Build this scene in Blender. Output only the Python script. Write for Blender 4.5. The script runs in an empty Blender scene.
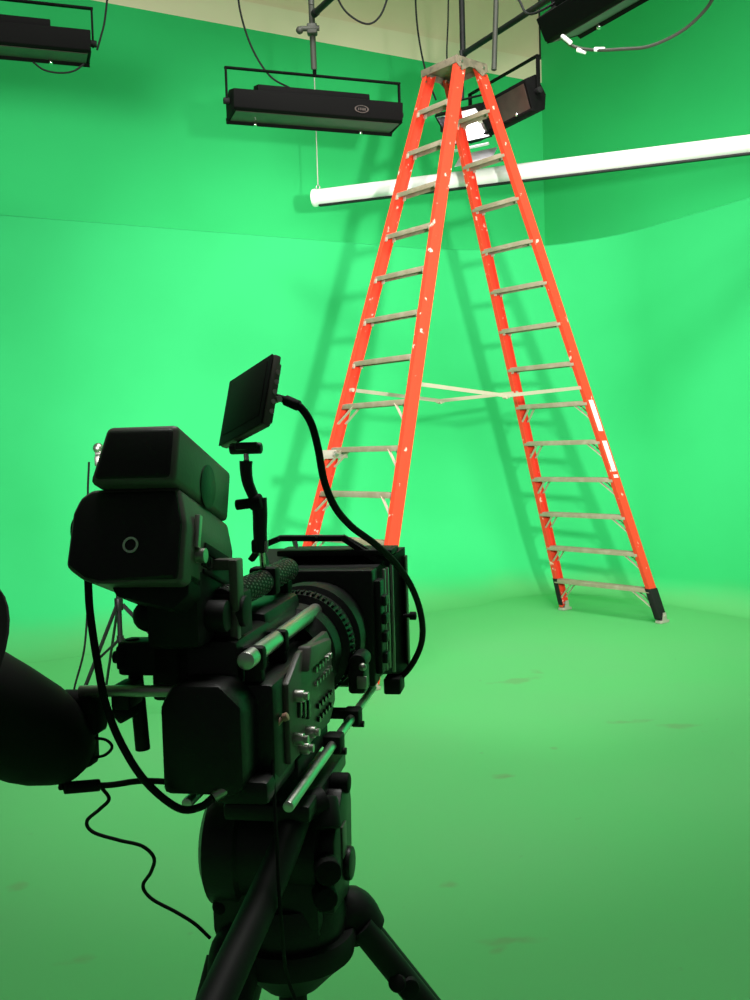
import bpy, bmesh, math, random
from mathutils import Vector, Matrix
random.seed(4)
V = Vector
PI = math.pi
scene = bpy.context.scene
col = scene.collection

# ------------------------------------------------------------------ helpers
class MB:
    """collects shapes; build() links them as ONE mesh object"""
    def __init__(self):
        self.bm = bmesh.new()
    def _bev(self, verts, bev, seg):
        if bev <= 0: return
        edges = list({e for v in verts for e in v.link_edges})
        bmesh.ops.bevel(self.bm, geom=edges, offset=bev, segments=seg, affect='EDGES', profile=0.5, clamp_overlap=True)
    def box(self, c, size, bev=0.0, rot=None, seg=2):
        m = Matrix.Translation(V(c))
        if rot is not None: m = m @ rot.to_4x4()
        m = m @ Matrix.Diagonal((size[0], size[1], size[2], 1))
        r = bmesh.ops.create_cube(self.bm, size=1.0, matrix=m)
        self._bev(r['verts'], bev, seg)
        return self
    def span(self, a, b, bev=0.0):
        a, b = V(a), V(b)
        return self.box((a+b)/2, [abs(x) for x in (b-a)], bev)
    def cyl(self, a, b, r, r2=None, n=20, bev=0.0):
        a, b = V(a), V(b); d = b-a
        q = V((0, 0, 1)).rotation_difference(d.normalized()).to_matrix().to_4x4()
        m = Matrix.Translation((a+b)/2) @ q
        g = bmesh.ops.create_cone(self.bm, cap_ends=True, segments=n, radius1=r, radius2=r if r2 is None else r2, depth=d.length, matrix=m)
        if bev > 0:
            edges = [e for e in {e for v in g['verts'] for e in v.link_edges} if any(len(f.verts) > 4 for f in e.link_faces)]
            bmesh.ops.bevel(self.bm, geom=edges, offset=bev, segments=2, affect='EDGES', profile=0.5)
        return self
    def ball(self, c, r, sc=(1, 1, 1), n=16):
        m = Matrix.Translation(V(c)) @ Matrix.Diagonal((r*sc[0], r*sc[1], r*sc[2], 1))
        bmesh.ops.create_uvsphere(self.bm, u_segments=n, v_segments=max(8, n//2), radius=1, matrix=m)
        return self
    def lathe(self, a, axis, prof, n=40, closed=False):
        """prof: list of (distance along axis, radius)"""
        a = V(a); ax = V(axis).normalized()
        e1 = ax.orthogonal().normalized(); e2 = ax.cross(e1)
        rings = []
        for t, r in prof:
            rings.append([self.bm.verts.new(a+ax*t+(e1*math.cos(2*PI*i/n)+e2*math.sin(2*PI*i/n))*max(r, 1e-5)) for i in range(n)])
        pairs = list(zip(rings, rings[1:]))
        if closed: pairs.append((rings[-1], rings[0]))
        for A, B in pairs:
            for i in range(n):
                self.bm.faces.new((A[i], A[(i+1) % n], B[(i+1) % n], B[i]))
        if not closed:
            self.bm.faces.new(rings[0][::-1]); self.bm.faces.new(rings[-1])
        return self
    def torus(self, c, axis, R, r, n=32, k=10):
        return self.lathe(c, axis, [(r*math.sin(2*PI*i/k), R+r*math.cos(2*PI*i/k)) for i in range(k)], n, True)
    def prism(self, poly, o, ex, ey, ez, bev=0.0, seg=2):
        """polygon in the (ex, ey) plane, extruded along ez (its length counts)"""
        o, ex, ey, ez = V(o), V(ex), V(ey), V(ez)
        A = [self.bm.verts.new(o+ex*x+ey*y) for x, y in poly]
        B = [self.bm.verts.new(o+ex*x+ey*y+ez) for x, y in poly]
        n = len(poly)
        self.bm.faces.new(A[::-1]); self.bm.faces.new(B)
        for i in range(n):
            self.bm.faces.new((A[i], A[(i+1) % n], B[(i+1) % n], B[i]))
        self._bev(A+B, bev, seg)
        return self
    def tube(self, pts, r, n=10, smooth=True, sub=8, r2=None):
        P = [V(p) for p in pts]
        if smooth and len(P) > 2:
            Q = []
            for i in range(len(P)-1):
                p0 = P[i-1] if i else P[0]*2-P[1]
                p1, p2 = P[i], P[i+1]
                p3 = P[i+2] if i+2 < len(P) else P[-1]*2-P[-2]
                for k in range(sub):
                    t = k/sub
                    Q.append(0.5*((2*p1)+(p2-p0)*t+(2*p0-5*p1+4*p2-p3)*t*t+(3*p1-p0-3*p2+p3)*t**3))
            Q.append(P[-1]); P = Q
        rings = []; e1 = None
        for i, p in enumerate(P):
            d = (P[min(i+1, len(P)-1)]-P[max(i-1, 0)]).normalized()
            e1 = d.orthogonal().normalized() if e1 is None else (e1-d*e1.dot(d)).normalized()
            e2 = d.cross(e1)
            rr = r if r2 is None else r+(r2-r)*i/(len(P)-1)
            rings.append([self.bm.verts.new(p+(e1*math.cos(2*PI*k/n)+e2*math.sin(2*PI*k/n))*rr) for k in range(n)])
        for A, B in zip(rings, rings[1:]):
            for k in range(n):
                self.bm.faces.new((A[k], A[(k+1) % n], B[(k+1) % n], B[k]))
        self.bm.faces.new(rings[0][::-1]); self.bm.faces.new(rings[-1])
        return self
    def bar(self, pts, w, h, up):
        """flat bar of rectangular section through the points; up = direction of h"""
        for a, b in zip(pts, pts[1:]):
            a, b = V(a), V(b); d = b-a; x = d.normalized()
            z = V(up); z = (z-x*z.dot(x)).normalized(); y = z.cross(x)
            R = Matrix((x, y, z)).transposed()
            self.box((a+b)/2, (d.length+min(w, h)*0.5, w, h), min(w, h)*0.12, R, 1)
        return self
    def build(self, name, mat, parent=None, org=(0, 0, 0), smooth=True):
        bmesh.ops.recalc_face_normals(self.bm, faces=self.bm.faces)
        if any(org): bmesh.ops.translate(self.bm, verts=self.bm.verts, vec=-V(org))
        first = None
        for bm in (self.pieces() if parent is not None else [self.bm]):
            me = bpy.data.meshes.new(name)
            bm.to_mesh(me); bm.free()
            if smooth:
                me.polygons.foreach_set('use_smooth', [True]*len(me.polygons))
                me.set_sharp_from_angle(angle=math.radians(32))
            me.materials.append(mat)
            ob = bpy.data.objects.new(name, me); col.objects.link(ob)
            if parent is not None: ob.parent = parent
            first = first or ob
        return first
    def pieces(self):
        """pieces that lie apart become parts of their own"""
        bm = self.bm; bm.verts.ensure_lookup_table(); bm.verts.index_update()
        isl = [-1]*len(bm.verts); boxes = []
        for v in bm.verts:
            if isl[v.index] >= 0: continue
            k = len(boxes); st = [v]; isl[v.index] = k; lo = v.co.copy(); hi = v.co.copy()
            while st:
                a = st.pop()
                for i in range(3): lo[i] = min(lo[i], a.co[i]); hi[i] = max(hi[i], a.co[i])
                for e in a.link_edges:
                    b = e.other_vert(a)
                    if isl[b.index] < 0: isl[b.index] = k; st.append(b)
            boxes.append((lo, hi, max(hi-lo)))
        n = len(boxes)
        if n < 2 or n > 700: return [bm]
        g = list(range(n))
        def root(i):
            while g[i] != i: i = g[i]
            return i
        for i in range(n):
            for j in range(i):
                A, B = boxes[i], boxes[j]
                gap = math.sqrt(sum(max(0, A[0][q]-B[1][q], B[0][q]-A[1][q])**2 for q in range(3)))
                if gap <= max(0.02, 0.5*max(A[2], B[2]))*0.98: g[root(i)] = root(j)
        roots = sorted({root(i) for i in range(n)})
        if len(roots) < 2: return [bm]
        out = []
        for r in roots:
            c = bm.copy(); c.verts.ensure_lookup_table()
            bmesh.ops.delete(c, geom=[c.verts[i] for i in range(len(isl)) if root(isl[i]) != r], context='VERTS')
            out.append(c)
        bm.free()
        return out

def tag(o, label=None, cat=None, group=None, kind=None):
    if label: o['label'] = label
    if cat: o['category'] = cat
    if group: o['group'] = group
    if kind: o['kind'] = kind
    return o
def thing(name, label, cat, loc=(0, 0, 0), rz=0.0, group=None):
    o = bpy.data.objects.new(name, None); col.objects.link(o)
    o.empty_display_size = 0.1
    o.location = loc; o.rotation_euler = (0, 0, rz)
    return tag(o, label, cat, group)
def copy_tree(o, parent=None):
    c = o.copy(); col.objects.link(c)
    if parent is not None: c.parent = parent
    for ch in [x for x in o.children]: copy_tree(ch, c)
    return c

# ------------------------------------------------------------------ materials
def mat(name, color, rough=0.5, metal=0.0, spec=0.5, noise=None, bump=None, emit=None, coat=0.0):
    """noise = (scale, colour, low, high): a second colour mixed in by noise; bump = (scale, strength)"""
    m = bpy.data.materials.new(name); m.use_nodes = True
    nt = m.node_tree; b = nt.nodes['Principled BSDF']
    b.inputs['Base Color'].default_value = (*color, 1)
    b.inputs['Roughness'].default_value = rough
    b.inputs['Metallic'].default_value = metal
    b.inputs['Specular IOR Level'].default_value = spec
    b.inputs['Coat Weight'].default_value = coat
    tc = nt.nodes.new('ShaderNodeTexCoord')
    if noise:
        sc, c2, lo, hi = noise
        n = nt.nodes.new('ShaderNodeTexNoise'); n.inputs['Scale'].default_value = sc; n.inputs['Detail'].default_value = 6
        nt.links.new(tc.outputs['Object'], n.inputs['Vector'])
        mr = nt.nodes.new('ShaderNodeMapRange'); mr.inputs['From Min'].default_value = lo; mr.inputs['From Max'].default_value = hi
        nt.links.new(n.outputs['Fac'], mr.inputs['Value'])
        mx = nt.nodes.new('ShaderNodeMix'); mx.data_type = 'RGBA'
        mx.inputs['A'].default_value = (*color, 1); mx.inputs['B'].default_value = (*c2, 1)
        nt.links.new(mr.outputs['Result'], mx.inputs['Factor'])
        nt.links.new(mx.outputs['Result'], b.inputs['Base Color'])
    if bump:
        n = nt.nodes.new('ShaderNodeTexNoise'); n.inputs['Scale'].default_value = bump[0]; n.inputs['Detail'].default_value = 4
        nt.links.new(tc.outputs['Object'], n.inputs['Vector'])
        bp = nt.nodes.new('ShaderNodeBump'); bp.inputs['Strength'].default_value = bump[1]; bp.inputs['Distance'].default_value = 0.01
        nt.links.new(n.outputs['Fac'], bp.inputs['Height']); nt.links.new(bp.outputs['Normal'], b.inputs['Normal'])
    if emit:
        b.inputs['Emission Color'].default_value = (*emit[0], 1); b.inputs['Emission Strength'].default_value = emit[1]
    return m

GREEN = (0.046, 0.56, 0.185)
M = {}
M['wall'] = mat('chroma_green_paint', GREEN, 0.85, spec=0.12, noise=(0.9, (0.042, 0.53, 0.17), 0.4, 0.65), bump=(3.0, 0.03))
def foot_blend(m):  # blends the wall colour into the floor colour towards the bottom
    nt = m.node_tree; b = nt.nodes['Principled BSDF']; N = nt.nodes.new; Lk = nt.links.new
    src = b.inputs['Base Color'].links[0].from_socket; tc = nt.nodes['Texture Coordinate']
    sp = N('ShaderNodeSeparateXYZ'); Lk(tc.outputs['Object'], sp.inputs[0])
    n = N('ShaderNodeTexNoise'); n.inputs['Scale'].default_value = 1.3; n.inputs['Detail'].default_value = 5; Lk(tc.outputs['Object'], n.inputs['Vector'])
    ma = N('ShaderNodeMath'); ma.operation = 'MULTIPLY_ADD'; Lk(n.outputs['Fac'], ma.inputs[0]); ma.inputs[1].default_value = -0.22; Lk(sp.outputs['Z'], ma.inputs[2])
    mr = N('ShaderNodeMapRange'); mr.interpolation_type = 'SMOOTHSTEP'; mr.inputs['From Min'].default_value = 0.16; mr.inputs['From Max'].default_value = -0.12; Lk(ma.outputs[0], mr.inputs['Value'])
    mx = N('ShaderNodeMix'); mx.data_type = 'RGBA'; Lk(mr.outputs['Result'], mx.inputs['Factor']); Lk(src, mx.inputs['A']); mx.inputs['B'].default_value = (0.112, 0.45, 0.15, 1)
    Lk(mx.outputs['Result'], b.inputs['Base Color'])
foot_blend(M['wall'])
M['wall2'] = mat('chroma_green_paint_upper', (0.040, 0.54, 0.165), 0.85, spec=0.12, noise=(0.7, (0.037, 0.51, 0.152), 0.4, 0.65))
M['cream'] = mat('cream_wall_paint', (0.90, 0.72, 0.50), 0.9, noise=(2.0, (0.86, 0.68, 0.46), 0.4, 0.7), bump=(30, 0.1))
M['cream2'] = mat('pale_wall_strip', (0.93, 0.77, 0.56), 0.9)
M['ceil'] = mat('ceiling_paint', (0.5, 0.46, 0.34), 0.9)
M['black'] = mat('black_plastic', (0.012, 0.012, 0.012), 0.42, spec=0.4, bump=(180, 0.05))
M['matte'] = mat('black_matte_metal', (0.009, 0.009, 0.0095), 0.6, spec=0.3, noise=(8, (0.014, 0.014, 0.014), 0.45, 0.6))
M['lampblack'] = mat('black_lamp_enamel', (0.004, 0.0038, 0.0038), 0.75, spec=0.08)
M['rubber'] = mat('black_rubber', (0.008, 0.008, 0.008), 0.75, spec=0.25)
M['gloss'] = mat('black_gloss', (0.006, 0.006, 0.006), 0.22, spec=0.5)
M['panel'] = mat('lit_grey_panel', (0.12, 0.11, 0.10), 0.42, spec=0.5, bump=(120, 0.05))  # panel grey, lightened to paint in the light on the camera's right sides
M['chrome'] = mat('polished_steel', (0.75, 0.74, 0.72), 0.18, metal=1.0)
M['rod'] = mat('brushed_rod_steel', (0.85, 0.84, 0.80), 0.34, metal=1.0)
M['steel'] = mat('satin_steel', (0.55, 0.54, 0.5), 0.4, metal=1.0)
M['screen'] = mat('dark_screen_glass', (0.020, 0.019, 0.019), 0.6, spec=0.15)
M['orange'] = mat('orange_fiberglass', (0.70, 0.05, 0.022), 0.5, spec=0.35, noise=(17.0, (0.8, 0.5, 0.4), 0.655, 0.69), bump=(60, 0.04))
M['alu'] = mat('worn_aluminium', (0.33, 0.275, 0.19), 0.55, metal=0.3, noise=(12, (0.40, 0.34, 0.25), 0.45, 0.65))
M['cap'] = mat('top_cap_aluminium', (0.26, 0.21, 0.15), 0.55, metal=0.3, noise=(20, (0.17, 0.14, 0.10), 0.5, 0.65))
M['bar'] = mat('pale_spreader_steel', (0.47, 0.41, 0.31), 0.5, metal=0.2)
M['shoe'] = mat('shoe_aluminium', (0.40, 0.37, 0.31), 0.5, metal=0.3)
M['white'] = mat('white_enamel', (0.86, 0.84, 0.82), 0.4)
M['label'] = mat('white_sticker', (0.85, 0.83, 0.78), 0.5, noise=(25, (0.7, 0.66, 0.6), 0.5, 0.6))
M['tan'] = mat('brown_grey_metal', (0.075, 0.055, 0.047), 0.5, metal=0.3, noise=(9, (0.055, 0.042, 0.037), 0.45, 0.65))
M['pole'] = mat('grey_steel_pole', (0.045, 0.048, 0.036), 0.6, metal=0.0)
M['ring'] = mat('white_ring_print', (0.85, 0.85, 0.83), 0.5)
M['pink'] = mat('copper_pink_sleeve', (0.55, 0.30, 0.22), 0.45)
M['cord'] = mat('pale_hanging_cord', (0.42, 0.42, 0.36), 0.8)
M['reflector'] = mat('lamp_reflector', (0.82, 0.80, 0.86), 0.3, metal=0.4)
M['bulb'] = mat('lit_bulb', (1, 1, 1), 0.3, emit=((1, 0.97, 0.97), 13))

# floor paint: same green, duller and scuffed, with a few scrape marks of their own
def floor_material():
    m = mat('studio_floor_paint', (0.088, 0.44, 0.125), 0.7, spec=0.2, bump=(6, 0.02))
    nt = m.node_tree; b = nt.nodes['Principled BSDF']; N = nt.nodes.new; Lk = nt.links.new
    tc = nt.nodes['Texture Coordinate']
    def noise(scale, lo, hi, detail=6):
        n = N('ShaderNodeTexNoise'); n.inputs['Scale'].default_value = scale; n.inputs['Detail'].default_value = detail
        Lk(tc.outputs['Object'], n.inputs['Vector'])
        r = N('ShaderNodeMapRange'); r.inputs['From Min'].default_value = lo; r.inputs['From Max'].default_value = hi
        Lk(n.outputs['Fac'], r.inputs['Value']); return n, r
    def mix(fac, a, c):
        x = N('ShaderNodeMix'); x.data_type = 'RGBA'; Lk(fac, x.inputs['Factor'])
        if isinstance(a, tuple): x.inputs['A'].default_value = (*a, 1)
        else: Lk(a, x.inputs['A'])
        x.inputs['B'].default_value = (*c, 1); return x.outputs['Result']
    n1, r1 = noise(0.8, 0.38, 0.68)
    c = mix(r1.outputs['Result'], (0.105, 0.46, 0.145), (0.12, 0.44, 0.155))
    n2, r2 = noise(14, 0.70, 0.80, 9)
    c = mix(r2.outputs['Result'], c, (0.12, 0.33, 0.13))
    # scrapes
    n3, r3 = noise(9, 0.35, 0.75)
    for (x, y), rx, ry, ang in SCUFFS:
        mp = N('ShaderNodeMapping'); mp.vector_type = 'TEXTURE'
        mp.inputs['Location'].default_value = (x, y, 0); mp.inputs['Rotation'].default_value = (0, 0, ang)
        mp.inputs['Scale'].default_value = (rx, ry, 1)
        Lk(tc.outputs['Object'], mp.inputs['Vector'])
        ln = N('ShaderNodeVectorMath'); ln.operation = 'LENGTH'; Lk(mp.outputs['Vector'], ln.inputs[0])
        ad = N('ShaderNodeMath'); ad.operation = 'MULTIPLY_ADD'; Lk(n3.outputs['Fac'], ad.inputs[0]); ad.inputs[1].default_value = 2.2
        Lk(ln.outputs['Value'], ad.inputs[2])
        mr = N('ShaderNodeMapRange'); mr.inputs['From Min'].default_value = 1.75; mr.inputs['From Max'].default_value = 1.25
        mr.inputs['To Max'].default_value = 0.34
        Lk(ad.outputs[0], mr.inputs['Value'])
        c = mix(mr.outputs['Result'], c, (0.16, 0.17, 0.09))
    Lk(c, b.inputs['Base Color'])
    return m
SCUFFS = [((0.3648, 2.874), 0.13, 0.05, 0.1), ((0.3223, 2.818), 0.05, 0.03, 0.6), ((1.004, 6.297), 0.06, 0.10, 0.2), ((0.537, 4.341), 0.09, 0.05, 0.0),
          ((1.261, 5.112), 0.22, 0.07, 0.15), ((1.515, 5.01), 0.18, 0.09, -0.1), ((0.815, 4.709), 0.03, 0.04, 0), ((0.2111, 3.255), 0.05, 0.04, 0.4),
          ((0.8604, 6.097), 0.3, 0.12, 0.5), ((-1.256, 3.355), 0.07, 0.06, 0), ((-0.8972, 2.833), 0.1, 0.05, 0.3), ((0.5335, 4.314), 0.12, 0.03, 0.3)]
M['floor'] = floor_material()

# ------------------------------------------------------------------ setting
TH = 0.497
d1 = V((math.cos(TH), math.sin(TH), 0)); n1 = V((math.sin(TH), -math.cos(TH), 0))     # back-left wall: along, into the room
d2 = V((math.sin(TH), -math.cos(TH), 0)); n2 = -d1                                      # right wall
K = V((1.798, 10.483, 0)); SEAM = 3.37; REC = 0.25; GTOP = 5.26; CEIL = 6.7

def slab(name, mt, pts, t, kind='structure'):
    m = MB(); A = [m.bm.verts.new(V(p)) for p in pts]; B = [m.bm.verts.new(V(p)+V(t)) for p in pts]
    m.bm.faces.new(A); m.bm.faces.new(B[::-1])
    n = len(pts)
    for i in range(n): m.bm.faces.new((A[i], B[i], B[(i+1) % n], A[(i+1) % n]))
    o = m.build(name, mt, smooth=False); o['kind'] = kind
    return o
slab('floor', M['floor'], [(-9, -5, 0), (9, -5, 0), (9, 14, 0), (-9, 14, 0)], (0, 0, -0.1))
slab('ceiling', M['ceil'], [(-9, -2, CEIL), (9, -2, CEIL), (9, 14, CEIL), (-9, 14, CEIL)], (0, 0, 0.1))

# cove: floor sweeps up into the two walls, rounded inner corner, ledge on top
def cove():
    Rc, LA, LB = 1.5, 9.5, 7.5
    path = []                                      # (point on the wall plane at the floor, inward normal)
    a = K-d1*Rc; b = K+d2*Rc; c = a+n1*Rc
    for i in range(13): path.append((K-d1*(Rc+(LA-Rc)*(1-i/12)), n1))
    for i in range(1, 24):
        t = i/24*PI/2
        nn = n1*math.cos(t)+n2*math.sin(t)
        path.append((c-nn*Rc, nn))
    for i in range(13): path.append((K+d2*(Rc+(LB-Rc)*i/12), n2))
    def profile(rf):
        prof = [(rf+0.02, 0.0005), (rf, 0.0015)]
        for i in range(1, 21):
            t = i/20*PI/2
            prof.append((rf*(1-math.sin(t)), 0.0015+rf*(1-math.cos(t))))
        return prof+[(0, 1.6), (0, 2.4), (0, SEAM-0.012), (-0.012, SEAM), (-REC-1.0, SEAM)]
    prof = profile(1.0)
    m = MB(); rows = []
    for k, (p, nn) in enumerate(path):
        f = min(1, max(0, (k-9)/24)); f = f*f*(3-2*f)
        rows.append([m.bm.verts.new(p+nn*x+V((0, 0, z))) for x, z in profile(0.95*(1-f)+0.22*f)])
    for A, B in zip(rows, rows[1:]):
        for i in range(len(prof)-1): m.bm.faces.new((A[i], B[i], B[i+1], A[i+1]))
    # the normals must face the room
    o = m.build('wall_back', M['wall']); o['kind'] = 'structure'
    return o
cove()
K2 = K-(n1+n2)*REC
up = V((0, 0, 1))
def wall(name, mt, p, d, length, z0, z1, n, th=0.15):
    return slab(name, mt, [p+up*z0, p+d*length+up*z0, p+d*length+up*z1, p+up*z1], -n*th)
wall('wall_left', M['wall2'], K2, -d1, 10.5, SEAM-0.3, GTOP, n1)
wall('wall_right', M['wall2'], K2, d2, 9.0, SEAM-0.3, CEIL, n2)
wall('wall_upper', M['cream'], K2-n1*0.03, -d1, 10.5, GTOP-0.1, CEIL, n1)
tr = slab('trim_1', M['cream2'], [K2+up*GTOP, K2-d1*10.5+up*GTOP, K2-d1*10.5+up*(GTOP+0.24), K2+up*(GTOP+0.24)], -n1*0.028)
tr['kind'] = 'structure'
sj = MB(); pj = (-1.424, 8.95, 5.331)
sj.box((0, 0, 0), (0.012, 0.006, 1.4))
sj = sj.build('trim_2', M['tan']); sj.location = K2-d1*((K2-V(pj)).dot(d1))+up*(GTOP+0.94)-n1*0.0285; sj.rotation_euler = (0, 0, TH); sj['kind'] = 'structure'

# ------------------------------------------------------------------ orange stepladder
LA = dict(tx=0.650, ty=7.2266, yaw=0.6944, a=0.0851, bL=0.3107, bR=0.3773, w0=0.1314, w1=0.0827, z13=0.2845, d=0.295, lean=-0.0098)
LH = LA['z13']+13*LA['d']
def lu(su, z): return su*(LA['a']+(LA['bL'] if su < 0 else LA['bR'])*(LH-z))
def lw(z): return LA['w0']+LA['w1']*(LH-z)
def lp(su, sv, z, du=0.0, dv=0.0): return V((lu(su, z)+du, sv*(lw(z)+dv)+LA['lean']*(LH-z), z))
ladder = thing('stepladder', 'tall orange double-sided stepladder with grey metal steps standing on the green floor', 'ladder', (LA['tx'], LA['ty'], 0), LA['yaw'])
rails = {}
for su in (-1, 1):
    for sv in (-1, 1):
        bot, top = lp(su, sv, 0.03), lp(su, sv, LH-0.03)
        ax = (top-bot)
        ey = V((0, sv, 0)); ex = V((1, 0, 0))
        W2, D, T = 0.046, 0.036, 0.006
        poly = [(-W2, 0), (-W2, D), (W2, D), (W2, 0), (W2-T, 0), (W2-T, D-T), (-W2+T, D-T), (-W2+T, 0)]
        m = MB(); m.prism(poly, bot, ex, ey, ax)
        r = m.build('rail', M['orange'], ladder, smooth=False); rails[su, sv] = r
        # foot shoe
        f = MB()
        p = lp(su, sv, 0.0, 0, D/2)
        f.box((p.x, p.y, 0.012), (0.11, 0.062, 0.022), 0.004)
        for q in (-0.027, 0.027): f.prism([(-0.03, 0.02), (0.03, 0.02), (0.02, 0.085), (-0.02, 0.085)], (p.x-su*0.006, p.y+q-0.002, 0), (1, 0, 0), (0, 0, 1), (0, 0.004, 0))
        f.cyl((p.x-su*0.006, p.y-0.036, 0.06), (p.x-su*0.006, p.y+0.036, 0.06), 0.009)
        o = f.build('foot', M['shoe'], r)
        if (su, sv) == (1, -1):
            b = MB(); c0, c1 = lp(su, sv, 0.03, 0, D/2), lp(su, sv, 0.285, 0, D/2)
            b.prism([(-0.052, -0.026), (0.052, -0.026), (0.052, 0.026), (-0.052, 0.026)], c0, (1, 0, 0), (0, 1, 0), c1-c0, 0.006)
            tag(b.build('boot', M['rubber'], r), 'black protective sleeve at the rail bottom')
            for za, zb in ((1.765, 1.53), (1.455, 1.22)):
                l = MB(); pa, pb = lp(su, sv, zb, 0.0, D+0.002), lp(su, sv, za, 0.0, D+0.002)
                l.prism([(-0.026, -0.0015), (0.026, -0.0015), (0.026, 0.0015), (-0.026, 0.0015)], pa, (1, 0, 0), (0, 1, 0), pb-pa)
                tag(l.build('label', M['label'], r), 'white sticker on the rail')
            l = MB(); pa, pb = lp(su, sv, 1.17, 0.0, D+0.002), lp(su, sv, 1.195, 0.0, D+0.002)
            l.prism([(-0.026, -0.0015), (0.026, -0.0015), (0.026, 0.0015), (-0.026, 0.0015)], pa, (1, 0, 0), (0, 1, 0), pb-pa)
            l.build('label', M['label'], r)
        if (su, sv) == (1, 1):
            b = MB(); c0, c1 = lp(su, sv, 0.05, -0.044, 0.0), lp(su, sv, 0.29, -0.044, 0.0)
            b.prism([(-0.006, -0.004), (0.006, -0.004), (0.006, 0.038), (-0.006, 0.038)], c0, (1, 0, 0), (0, 1, 0), c1-c0)
            b.build('edge_guard', M['rubber'], r)
for su in (-1, 1):
    for k in range(1, 14):
        z = LA['z13']+LA['d']*(13-k)
        L_ = lw(z)+0.028; u = lu(su, z); yc = LA['lean']*(LH-z)
        m = MB()
        m.box((u, yc, z-0.004), (0.082, 2*L_, 0.007), 0.002)
        for s in (-1, 1): m.box((u+s*0.039, yc, z-0.018), (0.005, 2*L_, 0.032), 0.0015)
        for q in (-0.022, 0, 0.022): m.box((u+q, yc, z+0.0005), (0.006, 2*L_-0.06, 0.004))
        st = m.build('step', M['alu'], ladder)
        if k >= 8:
            for sv in (-1, 1):
                for e in (-1, 1):
                    b = MB()
                    din, dn = (0.15, 0.17) if k == 13 else (0.11, 0.135)
                    pa = V((u+e*0.032, yc+sv*(lw(z)-din), z-0.02))
                    pb = lp(su, sv, z-dn, e*0.034, 0.004)
                    b.bar([pa, pb], 0.004, 0.022, (1, 0, 0))
                    b.build('brace', M['bar'], st)
        else:
            for sv in (-1, 1):
                b = MB()
                for e in (-1, 1):
                    q = lp(su, sv, z-0.033, e*0.036, -0.008)
                    b.box(q, (0.004, 0.03, 0.03), 0.001)
                b.build('bracket', M['bar'], st)
# top cap with side flanges
m = MB(); cu = (lu(1, LH)+lu(-1, LH))/2
m.box((cu, 0, LH+0.0), (0.30, 2*lw(LH)+0.10, 0.012), 0.004)
for s in (-1, 1):
    m.prism([(-0.15, 0), (0.15, 0), (0.15, -0.05), (0.10, -0.09), (0.03, -0.05), (-0.03, -0.05), (-0.10, -0.09), (-0.15, -0.05)], (cu, s*(lw(LH)+0.044), LH), (1, 0, 0), (0, 0, 1), (0, s*0.006, 0))
    m.box((cu+s*0.148, 0, LH-0.02), (0.006, 2*lw(LH)+0.09, 0.05), 0.002)
tc_ = m.build('top_cap', M['cap'], ladder)
m = MB()
for su in (-1, 1):
    for sv in (-1, 1):
        for q in (0.03, 0.07): 
            p = lp(su, sv, LH-q, 0.012*su, 0); m.cyl((p.x, p.y+sv*0.028, p.z), (p.x, p.y+sv*0.054, p.z), 0.008, n=10)
m.build('rivet', M['steel'], tc_)
# folding spreaders
for sv in (-1, 1):
    zz = 1.86; a, b = lp(-1, sv, zz, 0.02, 0.012), lp(1, sv, zz, -0.02, 0.012)
    yv = sv*(lw(1.8)+0.0); mid = V(((a.x+b.x)/2, (a.y+b.y)/2, 1.775))
    m = MB()
    m.bar([a, mid+V((0.04, 0, 0.012))], 0.005, 0.026, (0, 0, 1)); m.bar([b+V((0, sv*0.006, 0)), mid+V((-0.04, sv*0.006, 0.012))], 0.005, 0.026, (0, 0, 1))
    m.cyl(mid+V((0, -0.012, 0.004)), mid+V((0, 0.02, 0.004)), 0.012, n=12)
    for q in (a, b): m.cyl(q+V((0, -0.012, 0)), q+V((0, 0.02, 0)), 0.014, n=12)
    m.build('spreader', M['bar'], ladder)

# small clamp pinched on the left rail
lc = lp(-1, 1, 1.42, -0.02, 0.0)
mw = Matrix.Translation((LA['tx'], LA['ty'], 0)) @ Matrix.Rotation(LA['yaw'], 4, 'Z')
cl = thing('clamp', 'small grey metal clamp pinched onto the left rail of the orange ladder', 'clamp', mw @ lc, LA['yaw'])
m = MB()
m.box((-0.03, -0.05, 0.0), (0.24, 0.02, 0.06), 0.003); m.box((0, 0.055, 0.0), (0.17, 0.012, 0.045), 0.003); m.box((-0.08, 0.012, 0.0), (0.012, 0.09, 0.045), 0.003)
m.build('jaw', M['shoe'], cl)
m = MB(); m.cyl((-0.03, -0.075, 0), (-0.03, 0.09, 0), 0.009, n=12); m.cyl((-0.03, -0.09, 0), (-0.03, -0.065, 0), 0.02, n=16, bev=0.003)
m.build('screw', M['steel'], cl)

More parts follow.
